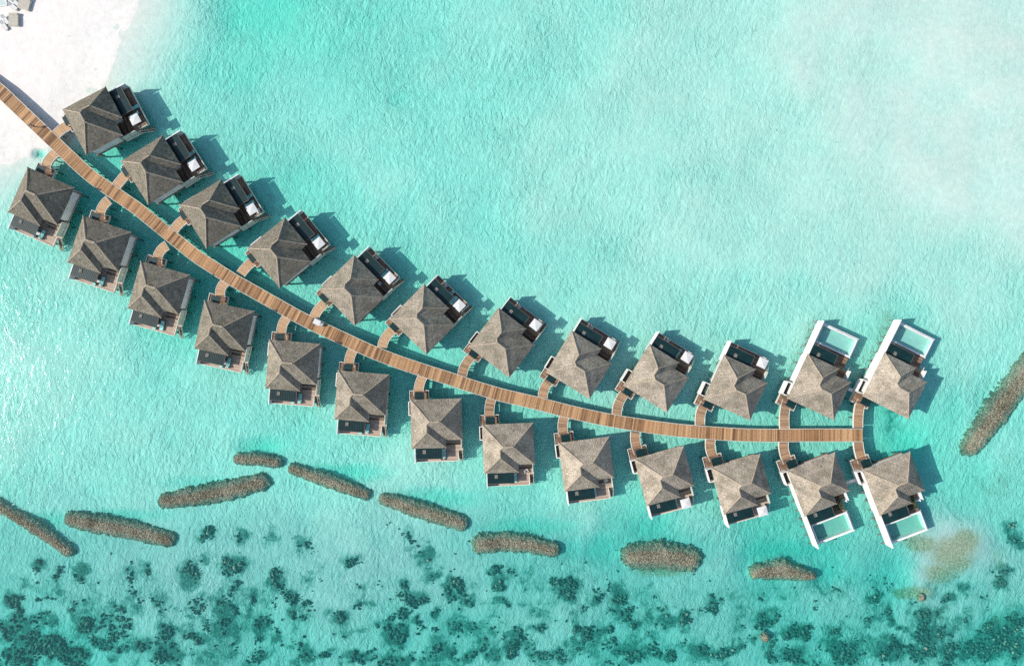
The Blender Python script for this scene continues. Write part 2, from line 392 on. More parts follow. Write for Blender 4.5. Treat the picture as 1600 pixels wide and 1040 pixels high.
ALGAE = [(1440,850,34,18,.85),(1490,862,40,28,.95),(1512,845,22,22,1.05),(1475,895,34,20,.9),(1432,925,30,11,.95),(1415,928,14,8,1.1),(1500,880,24,18,1),
 (1035,893,56,12,.75),(1380,800,16,44,.5),(1265,770,12,40,.35),(1275,520,20,40,.42),(1385,515,22,45,.45),(1560,760,50,30,.4),(1585,720,30,22,.35),(1565,880,20,40,.45),
 (1550,610,24,60,.35),(1520,700,26,20,.5),(1240,560,20,26,.3),(1350,560,22,30,.3),(1480,960,60,40,.3),(1570,960,40,40,.35),(760,858,24,14,.5),(1195,900,20,8,.5)]
TEAL = [(1040,855,85,24,.6),(930,858,32,20,.7),(1015,830,38,18,.6),(400,700,32,16,.9),(540,738,60,12,.9),(680,780,62,14,.9),(820,828,70,12,.7),(895,858,24,18,.6),(1230,868,60,16,.8),(1290,900,26,24,.6),
 (60,815,40,14,.7),(185,808,70,9,.7),(320,755,60,9,.5),(1380,905,50,30,.35),(1370,935,30,10,.3),(1545,620,24,60,.35),(1420,700,30,30,.6),(1400,640,20,40,.4),(620,150,14,10,.25),(1500,640,16,30,.25)]
SHORE = [(240,-200),(228,-60),(216,0),(194,50),(176,95),(158,140),(122,193),(92,222),(50,241),(20,250),(0,256),(-60,268),(-200,300)]

def px_of(X, Y):
    return X / (K * H) + 800, 520 - Y / (K * H)
def shore_dist(px, py):
    best = np.full(px.shape, 1e9)
    for (ax, ay), (bx, by) in zip(SHORE[:-1], SHORE[1:]):
        dx, dy = bx - ax, by - ay
        t = np.clip(((px - ax) * dx + (py - ay) * dy) / (dx * dx + dy * dy), 0, 1)
        best = np.minimum(best, np.hypot(px - ax - t * dx, py - ay - t * dy))
    poly = SHORE + [(-6000, 500), (-6000, -6000), (262, -6000)]
    ins = np.zeros(px.shape, bool)
    n = len(poly)
    for i in range(n):
        ax, ay = poly[i]; bx, by = poly[(i + 1) % n]
        c = (ay > py) != (by > py)
        with np.errstate(divide='ignore', invalid='ignore'):
            xx = (bx - ax) * (py - ay) / ((by - ay) if by != ay else 1e-9) + ax
        ins ^= c & (px < xx)
    return np.where(ins, best, -best)
def blobs(px, py, lst, jx, jy):
    out = np.zeros(px.shape)
    for cx, cy, rx, ry, s in lst:
        d = np.hypot((px + jx - cx) / rx, (py + jy - cy) / ry)
        out = np.maximum(out, s * (1 - sstep(.1, 1.7, d)))
    return out
def bar_dist(px, py, pts, hw):
    best = np.full(px.shape, 1e9)
    for i in range(len(pts) - 1):
        (ax, ay), (bx, by) = pts[i], pts[i + 1]; dx, dy = bx - ax, by - ay
        t = np.clip(((px - ax) * dx + (py - ay) * dy) / (dx * dx + dy * dy), 0, 1)
        r = hw[i] * (1 - t) + hw[i + 1] * t
        best = np.minimum(best, np.hypot(px - ax - t * dx, py - ay - t * dy) / (r * .78))
    return best
def terrain(X, Y):
    px, py = px_of(X, Y)
    wx = (fbm(X * .12, Y * .12, 41) - .5) * 26; wy = (fbm(X * .12 + 50, Y * .12, 47) - .5) * 26
    num = np.zeros(X.shape); den = np.zeros(X.shape) + 1e-12
    for cx, cy, d in DEPTH:
        w_ = 1 / (((px + wx * 2 - cx) ** 2 + (py + wy * 2 - cy) ** 2) / 3600 + .25) ** 2.2
        num += w_ * d; den += w_
    dep = num / den
    dep = dep * (.80 + .40 * fbm(X * .045, Y * .045, 5)) + (fbm(X * .2, Y * .2, 9) - .5) * .22
    far = np.maximum(np.abs(px - 800) - 900, np.abs(py - 520) - 640).clip(0)
    dep = dep + .004 * np.minimum(far, 900)
    teal = blobs(px, py, TEAL, wx * .5, wy * .5)
    dep = dep + .75 * teal
    sd = shore_dist(px + wx * .5, py + wy * .5)
    wd = 40 + 78 * sstep(20, 190, np.hypot(px - 112, py - 214))
    z = np.where(sd > 0, .02 + 1.0 * sstep(0, 330, sd), -dep * sstep(-.25, 1.25, -sd / wd) ** 1.5 * np.clip(-sd / 8, 0, 1))
    z = z + (fbm(X * .3, Y * .3, 19) - .5) * .10 * (1 - sstep(0, 60, np.abs(sd)))
    z = z + np.where(sd > 0, (fbm(X * .5, Y * .5, 61) - .5) * .10, 0)
    # scoured hollow in the beach beside the boardwalk
    z = z - .85 * (1 - sstep(.35, 1.25, np.hypot((px - 60) / 10, (py - 240) / 7)))
    for pts, hw, _ in BARS:
        d = bar_dist(px, py, pts, hw)
        z = np.maximum(z, np.where(d < 2.3, -.16 - 1.9 * sstep(.7, 2.3, d), -99))
    jx = (fbm(X * .42, Y * .42, 141) - .5) * 26; jy = (fbm(X * .42 + 9, Y * .42, 147) - .5) * 26
    reef = blobs(px, py, REEF, wx * .5 + jx, wy * .5 + jy)
    low = sstep(840, 990, py) * (.54 * sstep(.40, .68, fbm(X * .30, Y * .30, 71)))
    low = low * (1 - sstep(1900, 3200, np.abs(px - 800)))
    reef = np.minimum(np.maximum(reef, low), .88)
    alg = blobs(px, py, ALGAE, wx * .6, wy * .6)
    for pts, hw, _ in BARS:
        alg = np.maximum(alg, .9 * (1 - sstep(.9, 1.6, bar_dist(px, py, pts, hw) + (fbm(X * .7, Y * .7, 33) - .5) * .6)))
    z = z + .35 * np.clip(reef - .5, 0, 1) * fbm(X * .8, Y * .8, 77)
    return z, reef, alg

def axis(lo, hi, step, far):
    a = list(np.arange(lo, hi + step * .5, step)); s = step; x = hi
    out = []
    while x < far:
        s *= 1.35; x += s; out.append(x)
    neg = [lo - (v - hi) for v in out][::-1]
    return np.array(neg + a + out)
def build_seabed():
    xs = axis(-112, 112, .5, 1900); ys = axis(-78, 78, .5, 1900)
    X, Y = np.meshgrid(xs, ys); Z, reef, alg = terrain(X, Y)
    ny, nx = X.shape
    co = np.stack([X, Y, Z], -1).reshape(-1, 3)
    me = bpy.data.meshes.new('seabed')
    me.vertices.add(nx * ny); me.vertices.foreach_set('co', co.ravel())
    i = np.arange(nx * ny).reshape(ny, nx)
    q = np.stack([i[:-1, :-1], i[:-1, 1:], i[1:, 1:], i[1:, :-1]], -1).reshape(-1, 4)
    me.loops.add(q.size); me.loops.foreach_set('vertex_index', q.ravel())
    me.polygons.add(len(q)); me.polygons.foreach_set('loop_start', np.arange(len(q)) * 4)
    me.update(calc_edges=True)
    me.polygons.foreach_set('use_smooth', np.ones(len(q), bool))
    for nm, arr in (('reef', reef), ('algae', alg)):
        a = me.attributes.new(nm, 'FLOAT', 'POINT'); a.data.foreach_set('value', arr.ravel().astype(np.float32))
    me.materials.append(M['seabed']); me.update()
    o = bpy.data.objects.new('seabed', me); COL.objects.link(o)
    tag(o, 'white coral sand of the beach running down into the pale lagoon bottom', 'seabed', kind='structure')
build_seabed()
wb = MB().box(-1850, 1850, -1850, 1850, -30, 0).build('water', M['water'])
tag(wb, 'clear turquoise lagoon water with small ripples around the villas', 'water', kind='structure')

# ------------------------------------------------------------------ rubble and coral
phi = (1 + 5 ** .5) / 2
ICO = np.array([(-1,phi,0),(1,phi,0),(-1,-phi,0),(1,-phi,0),(0,-1,phi),(0,1,phi),(0,-1,-phi),(0,1,-phi),(phi,0,-1),(phi,0,1),(-phi,0,-1),(-phi,0,1)]) / math.hypot(1, phi)
ICF = np.array([(0,11,5),(0,5,1),(0,1,7),(0,7,10),(0,10,11),(1,5,9),(5,11,4),(11,10,2),(10,7,6),(7,1,8),(3,9,4),(3,4,2),(3,2,6),(3,6,8),(3,8,9),(4,9,5),(2,4,11),(6,2,10),(8,6,7),(9,8,1)])
def lumps(name, cx, cy, cz, sx, sy, sz, tone, mat, jit=.28, extra=None):
    n = len(cx)
    ang = rng.random(n) * 6.283
    V = ICO[None] * (1 + (rng.random((n, 12, 1)) - .5) * 2 * jit)
    V = V * np.stack([sx, sy, sz], -1)[:, None, :]
    c, s = np.cos(ang)[:, None], np.sin(ang)[:, None]
    x = V[..., 0] * c - V[..., 1] * s + cx[:, None]; y = V[..., 0] * s + V[..., 1] * c + cy[:, None]; z = V[..., 2] + cz[:, None]
    co = np.stack([x, y, z], -1).reshape(-1, 3)
    F = (ICF[None] + (np.arange(n) * 12)[:, None, None]).reshape(-1, 3)
    T = np.repeat(tone, 12)
    if extra is not None:
        ev, ef, et = extra; F = np.concatenate([F, ef + len(co)]); co = np.concatenate([co, ev]); T = np.concatenate([T, et])
    me = bpy.data.meshes.new(name)
    me.vertices.add(len(co)); me.vertices.foreach_set('co', co.ravel())
    me.loops.add(F.size); me.loops.foreach_set('vertex_index', F.ravel().astype(np.int32))
    me.polygons.add(len(F)); me.polygons.foreach_set('loop_start', np.arange(len(F)) * 3)
    me.update(calc_edges=True)
    a = me.attributes.new('tone', 'FLOAT', 'POINT'); a.data.foreach_set('value', T.astype(np.float32))
    me.materials.append(mat)
    o = bpy.data.objects.new(name, me); COL.objects.link(o); return o
def px_world(px, py): return (px - 800) * K * H, (520 - py) * K * H
for pts, hw, lab in BARS:
    L = sum(math.hypot(b[0] - a[0], b[1] - a[1]) for a, b in zip(pts[:-1], pts[1:]))
    n = int(L * sum(hw) / len(hw) * 2 * 1.9)
    m = max(hw) * 1.6
    xs = rng.uniform(min(p[0] for p in pts) - m, max(p[0] for p in pts) + m, n * 6)
    ys = rng.uniform(min(p[1] for p in pts) - m, max(p[1] for p in pts) + m, n * 6)
    X, Y = px_world(xs, ys)
    d = bar_dist(xs, ys, pts, hw) + (fbm(X * 1.5, Y * 1.5, 3) - .5) * .7
    keep = rng.random(len(xs)) < 1 - sstep(.85, 1.75, d)
    X, Y, d = X[keep][:int(n * 1.7)], Y[keep][:int(n * 1.7)], d[keep][:int(n * 1.7)]
    k = len(X); s = rng.uniform(.09, .24, k)
    top = .03 - .22 * sstep(.4, 1.0, d) - .80 * sstep(.95, 1.8, d) + rng.uniform(-.09, .07, k)
    tone = np.clip(.45 + .4 * (fbm(X * .35, Y * .35, 8) - .5) * 2 + rng.normal(0, .24, k), 0, 1)
    o = lumps('rubble_breakwater', X, Y, top - s * .5, s, s * rng.uniform(.6, 1, k), s * rng.uniform(.5, .9, k), tone, M['rubble'])
    tag(o, lab, 'breakwater', 'rubble breakwaters off the villas')
# coral growing on the reef flat: nobody could count it
n = 100000
xs = rng.uniform(-30, 1640, n); ys = rng.uniform(810, 1075, n)
X, Y = px_world(xs, ys); Z, rf, _ = terrain(X, Y)
brk = fbm(X * .55, Y * .55, 91, 5)
keep = (rf + (brk - .5) * 2.2 > .56 + rng.random(n) * .9)
X, Y, Z, rf = X[keep], Y[keep], Z[keep], rf[keep]; k = len(X)
s = rng.uniform(.10, .38, k) * (.6 + .5 * np.clip(rf, 0, 1.2))
tone = np.clip(rng.beta(1.6, 2.2, k) + .25 * (fbm(X * .3, Y * .3, 15) - .5), 0, 1)
lum = lumps('coral_reef', X, Y, Z + s * .35, s, s * rng.uniform(.6, 1, k), s * rng.uniform(.6, 1.3, k), tone, M['coral'], .35)
tag(lum, 'dark coral patches scattered over the sandy reef flat', 'coral reef', kind='stuff')

# ------------------------------------------------------------------ villas
ZE = 4.2
T_ = .80
U = [((99.5,172.5),(132.5,240.5),(164,136)),((190.3,253.7),(230.3,317.5),None),((281,320),(321.6,388),(342.4,281)),((387,388),(436,450),(444,339.4)),((497,450.5),(556,510),(552.4,398)),((607,498),(668,554),(664.4,443)),((733,541),(795,590),(779,479)),((853,581),(921.6,623.6),(892.4,515.6)),((974,602),(1042,644.4),(1015,537)),((1099,623),(1172,657),(1131,553)),((1229,622),(1303,656),(1262,551)),((1348,618),(1419,655),(1381,550))]
Lw = [((45,260.3),(114.8,294),(17,330.6)),((131,336),(204.4,363.5),(109,409)),((221,408),(296,429),(201,479)),((320,469),(397,486),(304,545)),((421,530),(500,537),(415,608)),((528,578),(608,585),(522,657)),((640,624),(722,622),(642,702)),((752,662),(834,661),(757,740)),((872,692),(952,681),(881,768)),((990,716),(1069,696),(1010,790)),((1111,730),(1187,708),(1130,801)),((1230,735),(1303.6,706),(1257,807)),((1347,734),(1421.6,705),(1374,805))]
def frame(t, s):
    A = w2(*t[0], ZE); B = w2(*t[1], ZE); a = math.atan2(B[1] - A[1], B[0] - A[0])
    if t[2]:
        C = w2(*t[2], ZE); a2 = math.atan2(C[1] - A[1], C[0] - A[0]) - s * math.pi / 2
        a2 = a + ((a2 - a + math.pi) % (2 * math.pi) - math.pi); a = (a + a2) / 2
    return ((A[0] + B[0]) / 2, (A[1] + B[1]) / 2, 0), a

def roof_mesh(s, parent):
    h = lambda y: ZE + T_ * y
    A, B, E_, Nn, F_, C_ = [(-4.7, 0), (4.7, 0), (4.7, 7.6), (1.7, 7.6), (1.7, 9.0), (-4.7, 9.0)]
    P = {'A': (*A, ZE), 'B': (*B, ZE), 'E': (*E_, ZE), 'N': (*Nn, ZE), 'F': (*F_, ZE), 'C': (*C_, ZE),
         'R1': (-.9, 3.8, h(3.8)), 'R2': (.9, 3.8, h(3.8)), 'W1': (-1.5, 5.8, h(3.2)), 'W2': (-1.5, 4.4, h(3.2))}
    faces = [('A B R2 R1', (1, 0)), ('B E R2', (0, 1)), ('E N W2 R1 R2', (1, 0)), ('A R1 W2 W1 C', (0, 1)), ('C W1 F', (1, 0)), ('F W1 W2 N', (0, 1))]
    bm = bmesh.new(); uvl = bm.loops.layers.uv.new('UVMap')
    for k, (names, ax) in enumerate(faces):
        vs = [bm.verts.new((P[q][0], P[q][1] * s, P[q][2])) for q in names.split()]
        f = bm.faces.new(vs)
        if f.normal.z < 0 or (f.normal_update() or f.normal.z < 0): f.normal_flip()
        for lp in f.loops:
            x, y, z = lp.vert.co
            u = x if ax[0] else y * s
            lp[uvl].uv = (u + 13.7 * k, (z - ZE) / T_ * 1.28 + 3.1 * k)
    bmesh.ops.triangulate(bm, faces=bm.faces[:])
    bmesh.ops.subdivide_edges(bm, edges=bm.edges[:], cuts=9, use_grid_fill=True)
    bmesh.ops.remove_doubles(bm, verts=bm.verts[:], dist=.001)
    for v in bm.verts:
        x, y = v.co.x, v.co.y * s
        j = math.sin(x * 1.7 + y * .9) * .03 + math.sin(x * 3.1 - y * 4.3) * .022 + random.uniform(-.02, .02)
        v.co.z += j
    me = bpy.data.meshes.new('thatched_roof'); bm.to_mesh(me); bm.free()
    me.materials.append(M['thatch'])
    o = bpy.data.objects.new('thatched_roof', me); COL.objects.link(o); o.parent = parent
    sd = o.modifiers.new('thick', 'SOLIDIFY'); sd.thickness = .24; sd.offset = -1
    # ridge and hip caps: rolls of thatch along the lines where two slopes meet
    mb = MB()
    for a, b, r in (('R1', 'R2', .17), ('A', 'R1', .12), ('B', 'R2', .12), ('E', 'R2', .12), ('R1', 'W2', .12), ('W2', 'W1', .15), ('C', 'W1', .12), ('F', 'W1', .12)):
        p, q = Vector(P[a]), Vector(P[b]); nseg = max(2, int((q - p).length / .5)); prev = p
        for i in range(1, nseg + 1):
            c = p.lerp(q, i / nseg) + Vector((0, 0, random.uniform(-.015, .02)))
            mb.tube(prev, c, r * random.uniform(.85, 1.1), 6); prev = c
    mb.build('ridge_cap', M['ridge'], o, s, recalc=False)
    return o

def make_villa(s, pool):
    root = empty('overwater_villa')
    roof_mesh(s, root)
    # rendered body: outer walls as one hollow shell
    wl = MB()
    out = [(-4.1, .7), (4.3, .7), (4.3, 6.6), (1.0, 6.6), (1.0, 8.0), (-4.1, 8.0)]
    for (a, b) in zip(out, out[1:] + out[:1]):
        dx, dy = b[0] - a[0], b[1] - a[1]; L = math.hypot(dx, dy); nx, ny = dy / L * .16, -dx / L * .16
        ex, ey = dx / L * 0, dy / L * 0
        wl.prism([(a[0], a[1]), (b[0], b[1]), (b[0] - nx, b[1] - ny), (a[0] - nx, a[1] - ny)], 1.15, ZE + .1)
    wl.build('wall', M['white'], root, s, recalc=True)
    # seaward doors and windows
    d = MB().box(-3.6, .6, 8.002, 8.05, 1.66, 3.75); d = d.build('sliding_door', M['glassdark'], root, s)
    fm = MB()
    for x in (-3.65, -2.25, -.85, .55): fm.box(x, x + .09, 8.05, 8.10, 1.62, 3.84)
    fm.box(-3.65, .64, 8.05, 8.10, 3.75, 3.84); fm.build('frame', M['frame'], d, s)
    wd = MB().box(1.5, 4.0, 6.602, 6.65, 1.66, 3.6).build('sliding_door', M['glassdark'], root, s)
    fm = MB()
    for x in (1.45, 2.7, 3.95): fm.box(x, x + .08, 6.65, 6.70, 1.62, 3.68)
    fm.box(1.45, 4.03, 6.65, 6.70, 3.6, 3.68); fm.build('frame', M['frame'], wd, s)
    fd = MB().box(-3.0, -2.05, .64, .698, 1.66, 3.7).build('door', M['deck'], root, s)
    MB().tube((-2.2, .60, 2.6), (-2.2, .60, 2.75), .02).build('handle', M['frame'], fd, s)
    # decks
    if pool:
        MB().prism([(-4.05, .5), (4.45, .5), (4.45, 9.6), (3.65, 9.6), (3.65, 11.9), (-3.85, 11.9), (-3.85, 9.0), (-4.05, 9.0)], 1.36, 1.6).build('deck', M['deck'], root, s)
    else:
        MB().prism([(-4.1, .5), (4.45, .5), (4.45, 9.95), (3.6, 9.95), (3.6, 11.85), (-4.1, 11.85)], 1.36, 1.6).build('deck', M['deck'], root, s)
    st = MB()
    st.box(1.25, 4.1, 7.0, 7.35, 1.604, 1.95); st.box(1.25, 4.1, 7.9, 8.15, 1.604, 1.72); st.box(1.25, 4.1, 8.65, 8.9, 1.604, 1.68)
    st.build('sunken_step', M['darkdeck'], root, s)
    if not pool:
        fa = MB()
        fa.box(-4.16, 3.66, 11.853, 11.97, 1.2, 1.68); fa.box(3.603, 3.72, 9.96, 11.85, 1.2, 1.68); fa.box(4.453, 4.55, 6.7, 9.9, 1.2, 1.66)
        fa.build('deck_fascia', M['trim'], root, s)
        stt = MB()
        for i in range(7):
            z = 1.42 - i * .26; y = 10.05 + i * .30
            stt.box(3.80, 4.42, y, y + .27, z - .05, z)
        stt.build('water_stairs', M['deck'], root, s)
        hr = MB()
        for x in (3.78, 4.46):
            hr.hexa([(x - .04, 9.9, 1.3), (x + .04, 9.9, 1.3), (x + .04, 12.3, -.75), (x - .04, 12.3, -.75)], [(x - .04, 9.9, 1.52), (x + .04, 9.9, 1.52), (x + .04, 12.3, -.5), (x - .04, 12.3, -.5)])
        x = 4.46
        hr.tube((x, 9.95, 2.5), (x, 12.2, .6), .035, 6); hr.tube((x, 9.95, 1.4), (x, 9.95, 2.5), .04, 6); hr.tube((x, 12.2, -.7), (x, 12.2, .6), .04, 6); hr.tube((x, 11.1, .3), (x, 11.1, 1.53), .03, 6)
        hr.tube((3.72, 10.3, 1.6), (3.72, 10.3, 2.55), .035, 6); hr.tube((3.72, 11.8, 1.6), (3.72, 11.8, 2.55), .035, 6); hr.tube((3.72, 10.3, 2.52), (3.72, 11.8, 2.52), .03, 6)
        hr.build('handrail', M['trim'], root, s)
        # west privacy screen beyond the wing and east privacy screens
        MB().box(-4.28, -4.13, 8.05, 11.95, 1.0, 3.25).build('privacy_screen', M['white'], root, s)
    else:
        MB().box(-4.18, -3.99, 9.002, 16.0, .75, 3.15).box(-4.24, -4.13, .9, 9.0, .6, 3.3).build('privacy_wall', M['white'], root, s)
        jt = MB()
        for k in range(8): jt.box(-4.20 if k else -4.20, -4.181, 9.6 + k * .85, 9.64 + k * .85, .76, 3.14)
        jt.build('joint', M['canvas'], root, s)
        br = MB()
        for y in (3.6, 5.4, 7.2, 9.0, 10.7, 12.3, 14.0, 15.7): br.box(-4.75, -4.242 if y < 9.0 else -4.182, y - .09, y + .09, .2, .36)
        br.build('wall_bracket', M['stilt'], root, s)
    for (y0, y1) in ((6.75, 8.18), (8.26, 9.62)):
        MB().box(4.30, 4.42, y0, y1, 1.61, 3.15).build('privacy_panel', M['white' if pool else 'louvre'], root, s)
    # flat dark shade roofs
    cy1 = 11.25 if pool else 11.1
    cn = MB().box(-3.95, .85, 8.5, cy1, 3.28, 3.36)
    for i in range(16): cn.box(-3.9 + i * .31, -3.87 + i * .31, 8.52, cy1 - .02, 3.362, 3.39)
    cn = cn.build('shade_roof', M['canopy'], root, s)
    MB().box(-3.99, .89, cy1 + .002, cy1 + .06, 3.2, 3.4).box(.853, .91, 8.5, cy1, 3.2, 3.4).build('gutter', M['frame'], cn, s)
    v = MB().box(-2.75, -2.15, 9.45, 10.15, 3.40, 3.44)
    v.build('roof_vent', M['stilt'], cn, s)
    for x, y in ((-3.8, cy1 - .1), (.7, cy1 - .1), (-1.5, cy1 - .1)):
        MB().box(x - .05, x + .05, y - .05, y + .05, 1.604, 3.278).build('post', M['frame'], root, s)
    ec = MB().box(-4.0, -2.3, -1.2, .28, 3.15, 3.23).build('entrance_shade', M['canopy'], root, s)
    for x in (-3.93, -2.37):
        MB().box(x - .05, x + .05, -1.15, -1.05, 1.604, 3.148).build('post', M['frame'], root, s)
    # entrance landing
    MB().prism([(-5.1, -1.35), (-1.65, -1.35), (-1.65, .498), (-5.1, .498)], 1.38, 1.6).build('landing', M['deck'], root, s)
    MB().box(-5.2, -5.102, -1.45, .5, 1.2, 1.74).box(-5.1, -4.4, -1.45, -1.352, 1.2, 1.74).build('landing_edge', M['trim'], root, s)
    MB().box(-2.2, -1.56, -1.45, -1.352, 1.2, 1.74).box(-1.648, -1.56, -1.35, .45, 1.2, 1.74).build('landing_edge', M['trim'], root, s)
    # walled outdoor shower beside the entrance
    sh = MB().box(-5.3, -5.18, .55, 3.1, .9, 2.85).box(-5.18, -4.26, 2.98, 3.1, .9, 2.85).box(-5.18, -4.26, .55, .67, .9, 2.85).build('shower_enclosure', M['white'], root, s)
    MB().box(-5.178, -4.26, .672, 2.978, 1.3, 1.5).build('shower_floor', M['darkroom'], sh, s)
    MB().box(-5.05, -4.6, 1.0, 1.9, 1.504, 2.0).build('bench', M['darkroom'], sh, s)
    # stilts
    ys = (1.0, 4.2, 7.4, 11.3)
    for y in ys:
        for x in (-3.9, -.2, 3.4 if y > 9 else 4.1):
            st = MB().tube((x, y, -2.6), (x, y, 1.355), .17, 10).build('stilt', M['stilt'], root, s)
    for x in (-4.9, -1.9): MB().tube((x, -1.1, -2.6), (x, -1.1, 1.375), .13, 8).build('stilt', M['stilt'], root, s)
    bm_ = MB()
    for y in ys: bm_.box(-4.0, 4.2 if y < 9 else 3.5, y - .12, y + .12, 1.12, 1.358)
    bm_.build('floor_beam', M['stilt'], root, s)
    if pool:
        x0, x1, y0, y1 = -3.35, 3.75, 11.98, 15.7
        pl = MB()
        zt = 1.72
        pl.box(x0, x1, y0, y0 + .32, .3, zt); pl.box(x0, x1, y1 - .22, y1, .3, zt); pl.box(x0, x0 + .2, y0 + .32, y1 - .22, .3, zt); pl.box(x1 - .2, x1, y0 + .32, y1 - .22, .3, zt)
        pl.box(x0 - .0, x1, y1 + .002, y1 + .3, .3, 1.45); pl.box(x1 + .002, x1 + .28, y0, y1 + .3, .3, 1.45)
        pl = pl.build('plunge_pool', M['white'], root, s)
        MB().box(x0 + .203, x1 - .203, y0 + .323, y1 - .223, .3, .45).box(x0 + .203, x1 - 1.8, y0 + .323, y0 + .75, .452, 1.05).build('pool_floor', M['tile'], pl, s)
        wt = MB(); wt.add([(x0 + .2, y0 + .32, 1.6), (x1 - .2, y0 + .32, 1.6), (x1 - .2, y1 - .22, 1.6), (x0 + .2, y1 - .22, 1.6)], [(0, 1, 2, 3)])
        wt.build('pool_water', M['poolwater'], pl, s)
        for x in (-3.0, .2, 3.4):
            for y in (12.4, 15.3): MB().tube((x, y, -2.6), (x, y, .3), .17, 10).build('stilt', M['stilt'], root, s)
        MB().box(-3.5, -2.6, 11.3, 11.85, 1.604, 2.05).build('planter', M['canvas'], root, s)
        MB().box(4.45, 4.55, 9.62, 10.4, 1.2, 1.7).box(3.66, 4.5, 10.3, 10.4, .9, 1.0).build('side_step', M['white'], root, s)
    return root

PLAIN = {1: None, -1: None}; POOL = {1: None, -1: None}
ordn = ['', 'first', 'second', 'third', 'fourth', 'fifth', 'sixth', 'seventh', 'eighth', 'ninth', 'tenth', 'eleventh', 'twelfth', 'last']
FR = {}
for side, lst, s in (('lagoon', U, 1), ('reef', Lw, -1)):
    npool = len(lst) - 2
    for i, t in enumerate(lst):
        pool = i >= npool; D = POOL if pool else PLAIN
        if D[s] is None: root = D[s] = make_villa(s, pool)
        else: root = copy_tree(D[s])
        loc, a = frame(t, s); root.location = loc; root.rotation_euler = (0, 0, a)
        FR[(side, i + 1)] = (loc, a, s)
        if s == -1 and i == 11:
            for ch in root.children_recursive:
                if ch.name.split('.')[0] == 'pool_floor':
                    ch.material_slots[0].link = 'OBJECT'; ch.material_slots[0].material = M['tile_green']
        if s == -1 and i < 6:
            for ch in root.children:
                if ch.name.split('.')[0] == 'deck':
                    ch.material_slots[0].link = 'OBJECT'; ch.material_slots[0].material = M['bleached']
        if pool:
            lab = ('thatched villa with turquoise plunge pool, ' + ('upper' if s == 1 else 'lower') + ' row, ' +
                   ('at the very end of the boardwalk' if i == len(lst) - 1 else 'second from the end of the boardwalk'))
        else:
            row = 'upper (open lagoon) row' if s == 1 else 'lower (breakwater side) row'
            age = 'grey-brown' if i < 4 else ('brown' if i < 7 else 'tan')
            lab = f'{age} thatched stilt villa, {ordn[i+1]} from the beach in the {row}'
        tag(root, lab, 'villa', 'thatched villas on stilts along the boardwalk')

def place(root, key, x, y, z, rz=0):
    (lx, ly, _), a, s = FR[key]; y *= s
    root.location = (lx + x * math.cos(a) - y * math.sin(a), ly + x * math.sin(a) + y * math.cos(a), z)
    root.rotation_euler = (0, 0, a + rz * s + (math.pi if s < 0 else 0))

# things on the villa decks
def make_lounger():
    r = empty('sun_lounger')
    f = MB().box(-.33, .33, -.95, .95, .22, .28)
    f.build('frame', M['frame'], r)
    for x in (-.28, .28):
        for y in (-.85, .85): MB().box(x - .03, x + .03, y - .03, y + .03, 0, .219).build('leg', M['frame'], r)
    MB().box(-.31, .31, -.95, .35, .282, .38).build('mattress', M['fabric_teal'], r, bevel=.03)
    MB().hexa([(-.31, .37, .282), (.31, .37, .282), (.31, .93, .55), (-.31, .93, .55)], [(-.31, .34, .38), (.31, .34, .38), (.31, .88, .65), (-.31, .88, .65)]).build('backrest', M['fabric_teal'], r, bevel=.03)
    MB().hexa([(-.22, .62, .53), (.22, .62, .53), (.22, .86, .65), (-.22, .86, .65)], [(-.22, .60, .60), (.22, .60, .60), (.22, .84, .72), (-.22, .84, .72)]).build('pillow', M['fabric_white'], r, bevel=.03)
    return r
def make_parasol():
    r = empty('square_parasol')
    m = MB(); h = .88
    m.add([(-h, -h, 1.80), (h, -h, 1.80), (h, h, 1.80), (-h, h, 1.80), (0, 0, 1.98), (-h, -h, 1.70), (h, -h, 1.70), (h, h, 1.70), (-h, h, 1.70), (0, 0, 1.88)],
          [(0, 1, 4), (1, 2, 4), (2, 3, 4), (3, 0, 4), (6, 5, 9), (7, 6, 9), (8, 7, 9), (5, 8, 9), (0, 5, 6, 1), (1, 6, 7, 2), (2, 7, 8, 3), (3, 8, 5, 0)])
    m.build('canopy', M['fabric_white'], r)
    MB().tube((0, 0, .05), (0, 0, 1.9), .03).build('pole', M['frame'], r)
    MB().box(-.3, .3, -.3, .3, 0, .08).build('base', M['black'], r, bevel=.01)
    return r
def make_table():
    r = empty('side_table')
    MB().box(-.3, .3, -.3, .3, .42, .46).build('table_top', M['fabric_white'], r)
    MB().tube((0, 0, 0), (0, 0, .42), .04).build('leg', M['frame'], r)
    return r
def make_chair():
    r = empty('deck_chair')
    MB().box(-.3, .3, -.3, .3, .34, .44).build('seat', M['trim'], r, bevel=.02)
    MB().hexa([(-.3, .28, .4), (.3, .28, .4), (.3, .36, .4), (-.3, .36, .4)], [(-.3, .38, .9), (.3, .38, .9), (.3, .46, .9), (-.3, .46, .9)]).build('backrest', M['trim'], r)
    for x in (-.26, .26):
        for y in (-.26, .26): MB().box(x - .025, x + .025, y - .025, y + .025, 0, .34).build('leg', M['frame'], r)
    return r
protos = {}
def inst(kind, fn):
    if kind not in protos: protos[kind] = fn(); return protos[kind]
    return copy_tree(protos[kind])
def vname(key):
    side, i = key
    n = len(U) if side == 'lagoon' else len(Lw)
    w = ordn[i] if i < n else 'last'
    return f"{w} {'upper' if side == 'lagoon' else 'lower'} row villa"
for i in range(1, 11):
    p = inst('par', make_parasol); place(p, ('lagoon', i), 2.65, 10.65, 1.6)
    tag(p, f"square white parasol on the deck of the {vname(('lagoon', i))}", 'parasol', 'white square parasols on the decks')
for i in (10, 11):
    p = inst('par', make_parasol); place(p, ('reef', i), 2.55, 10.6, 1.6)
    tag(p, f"square white parasol on the deck of the {vname(('reef', i))}", 'parasol', 'white square parasols on the decks')
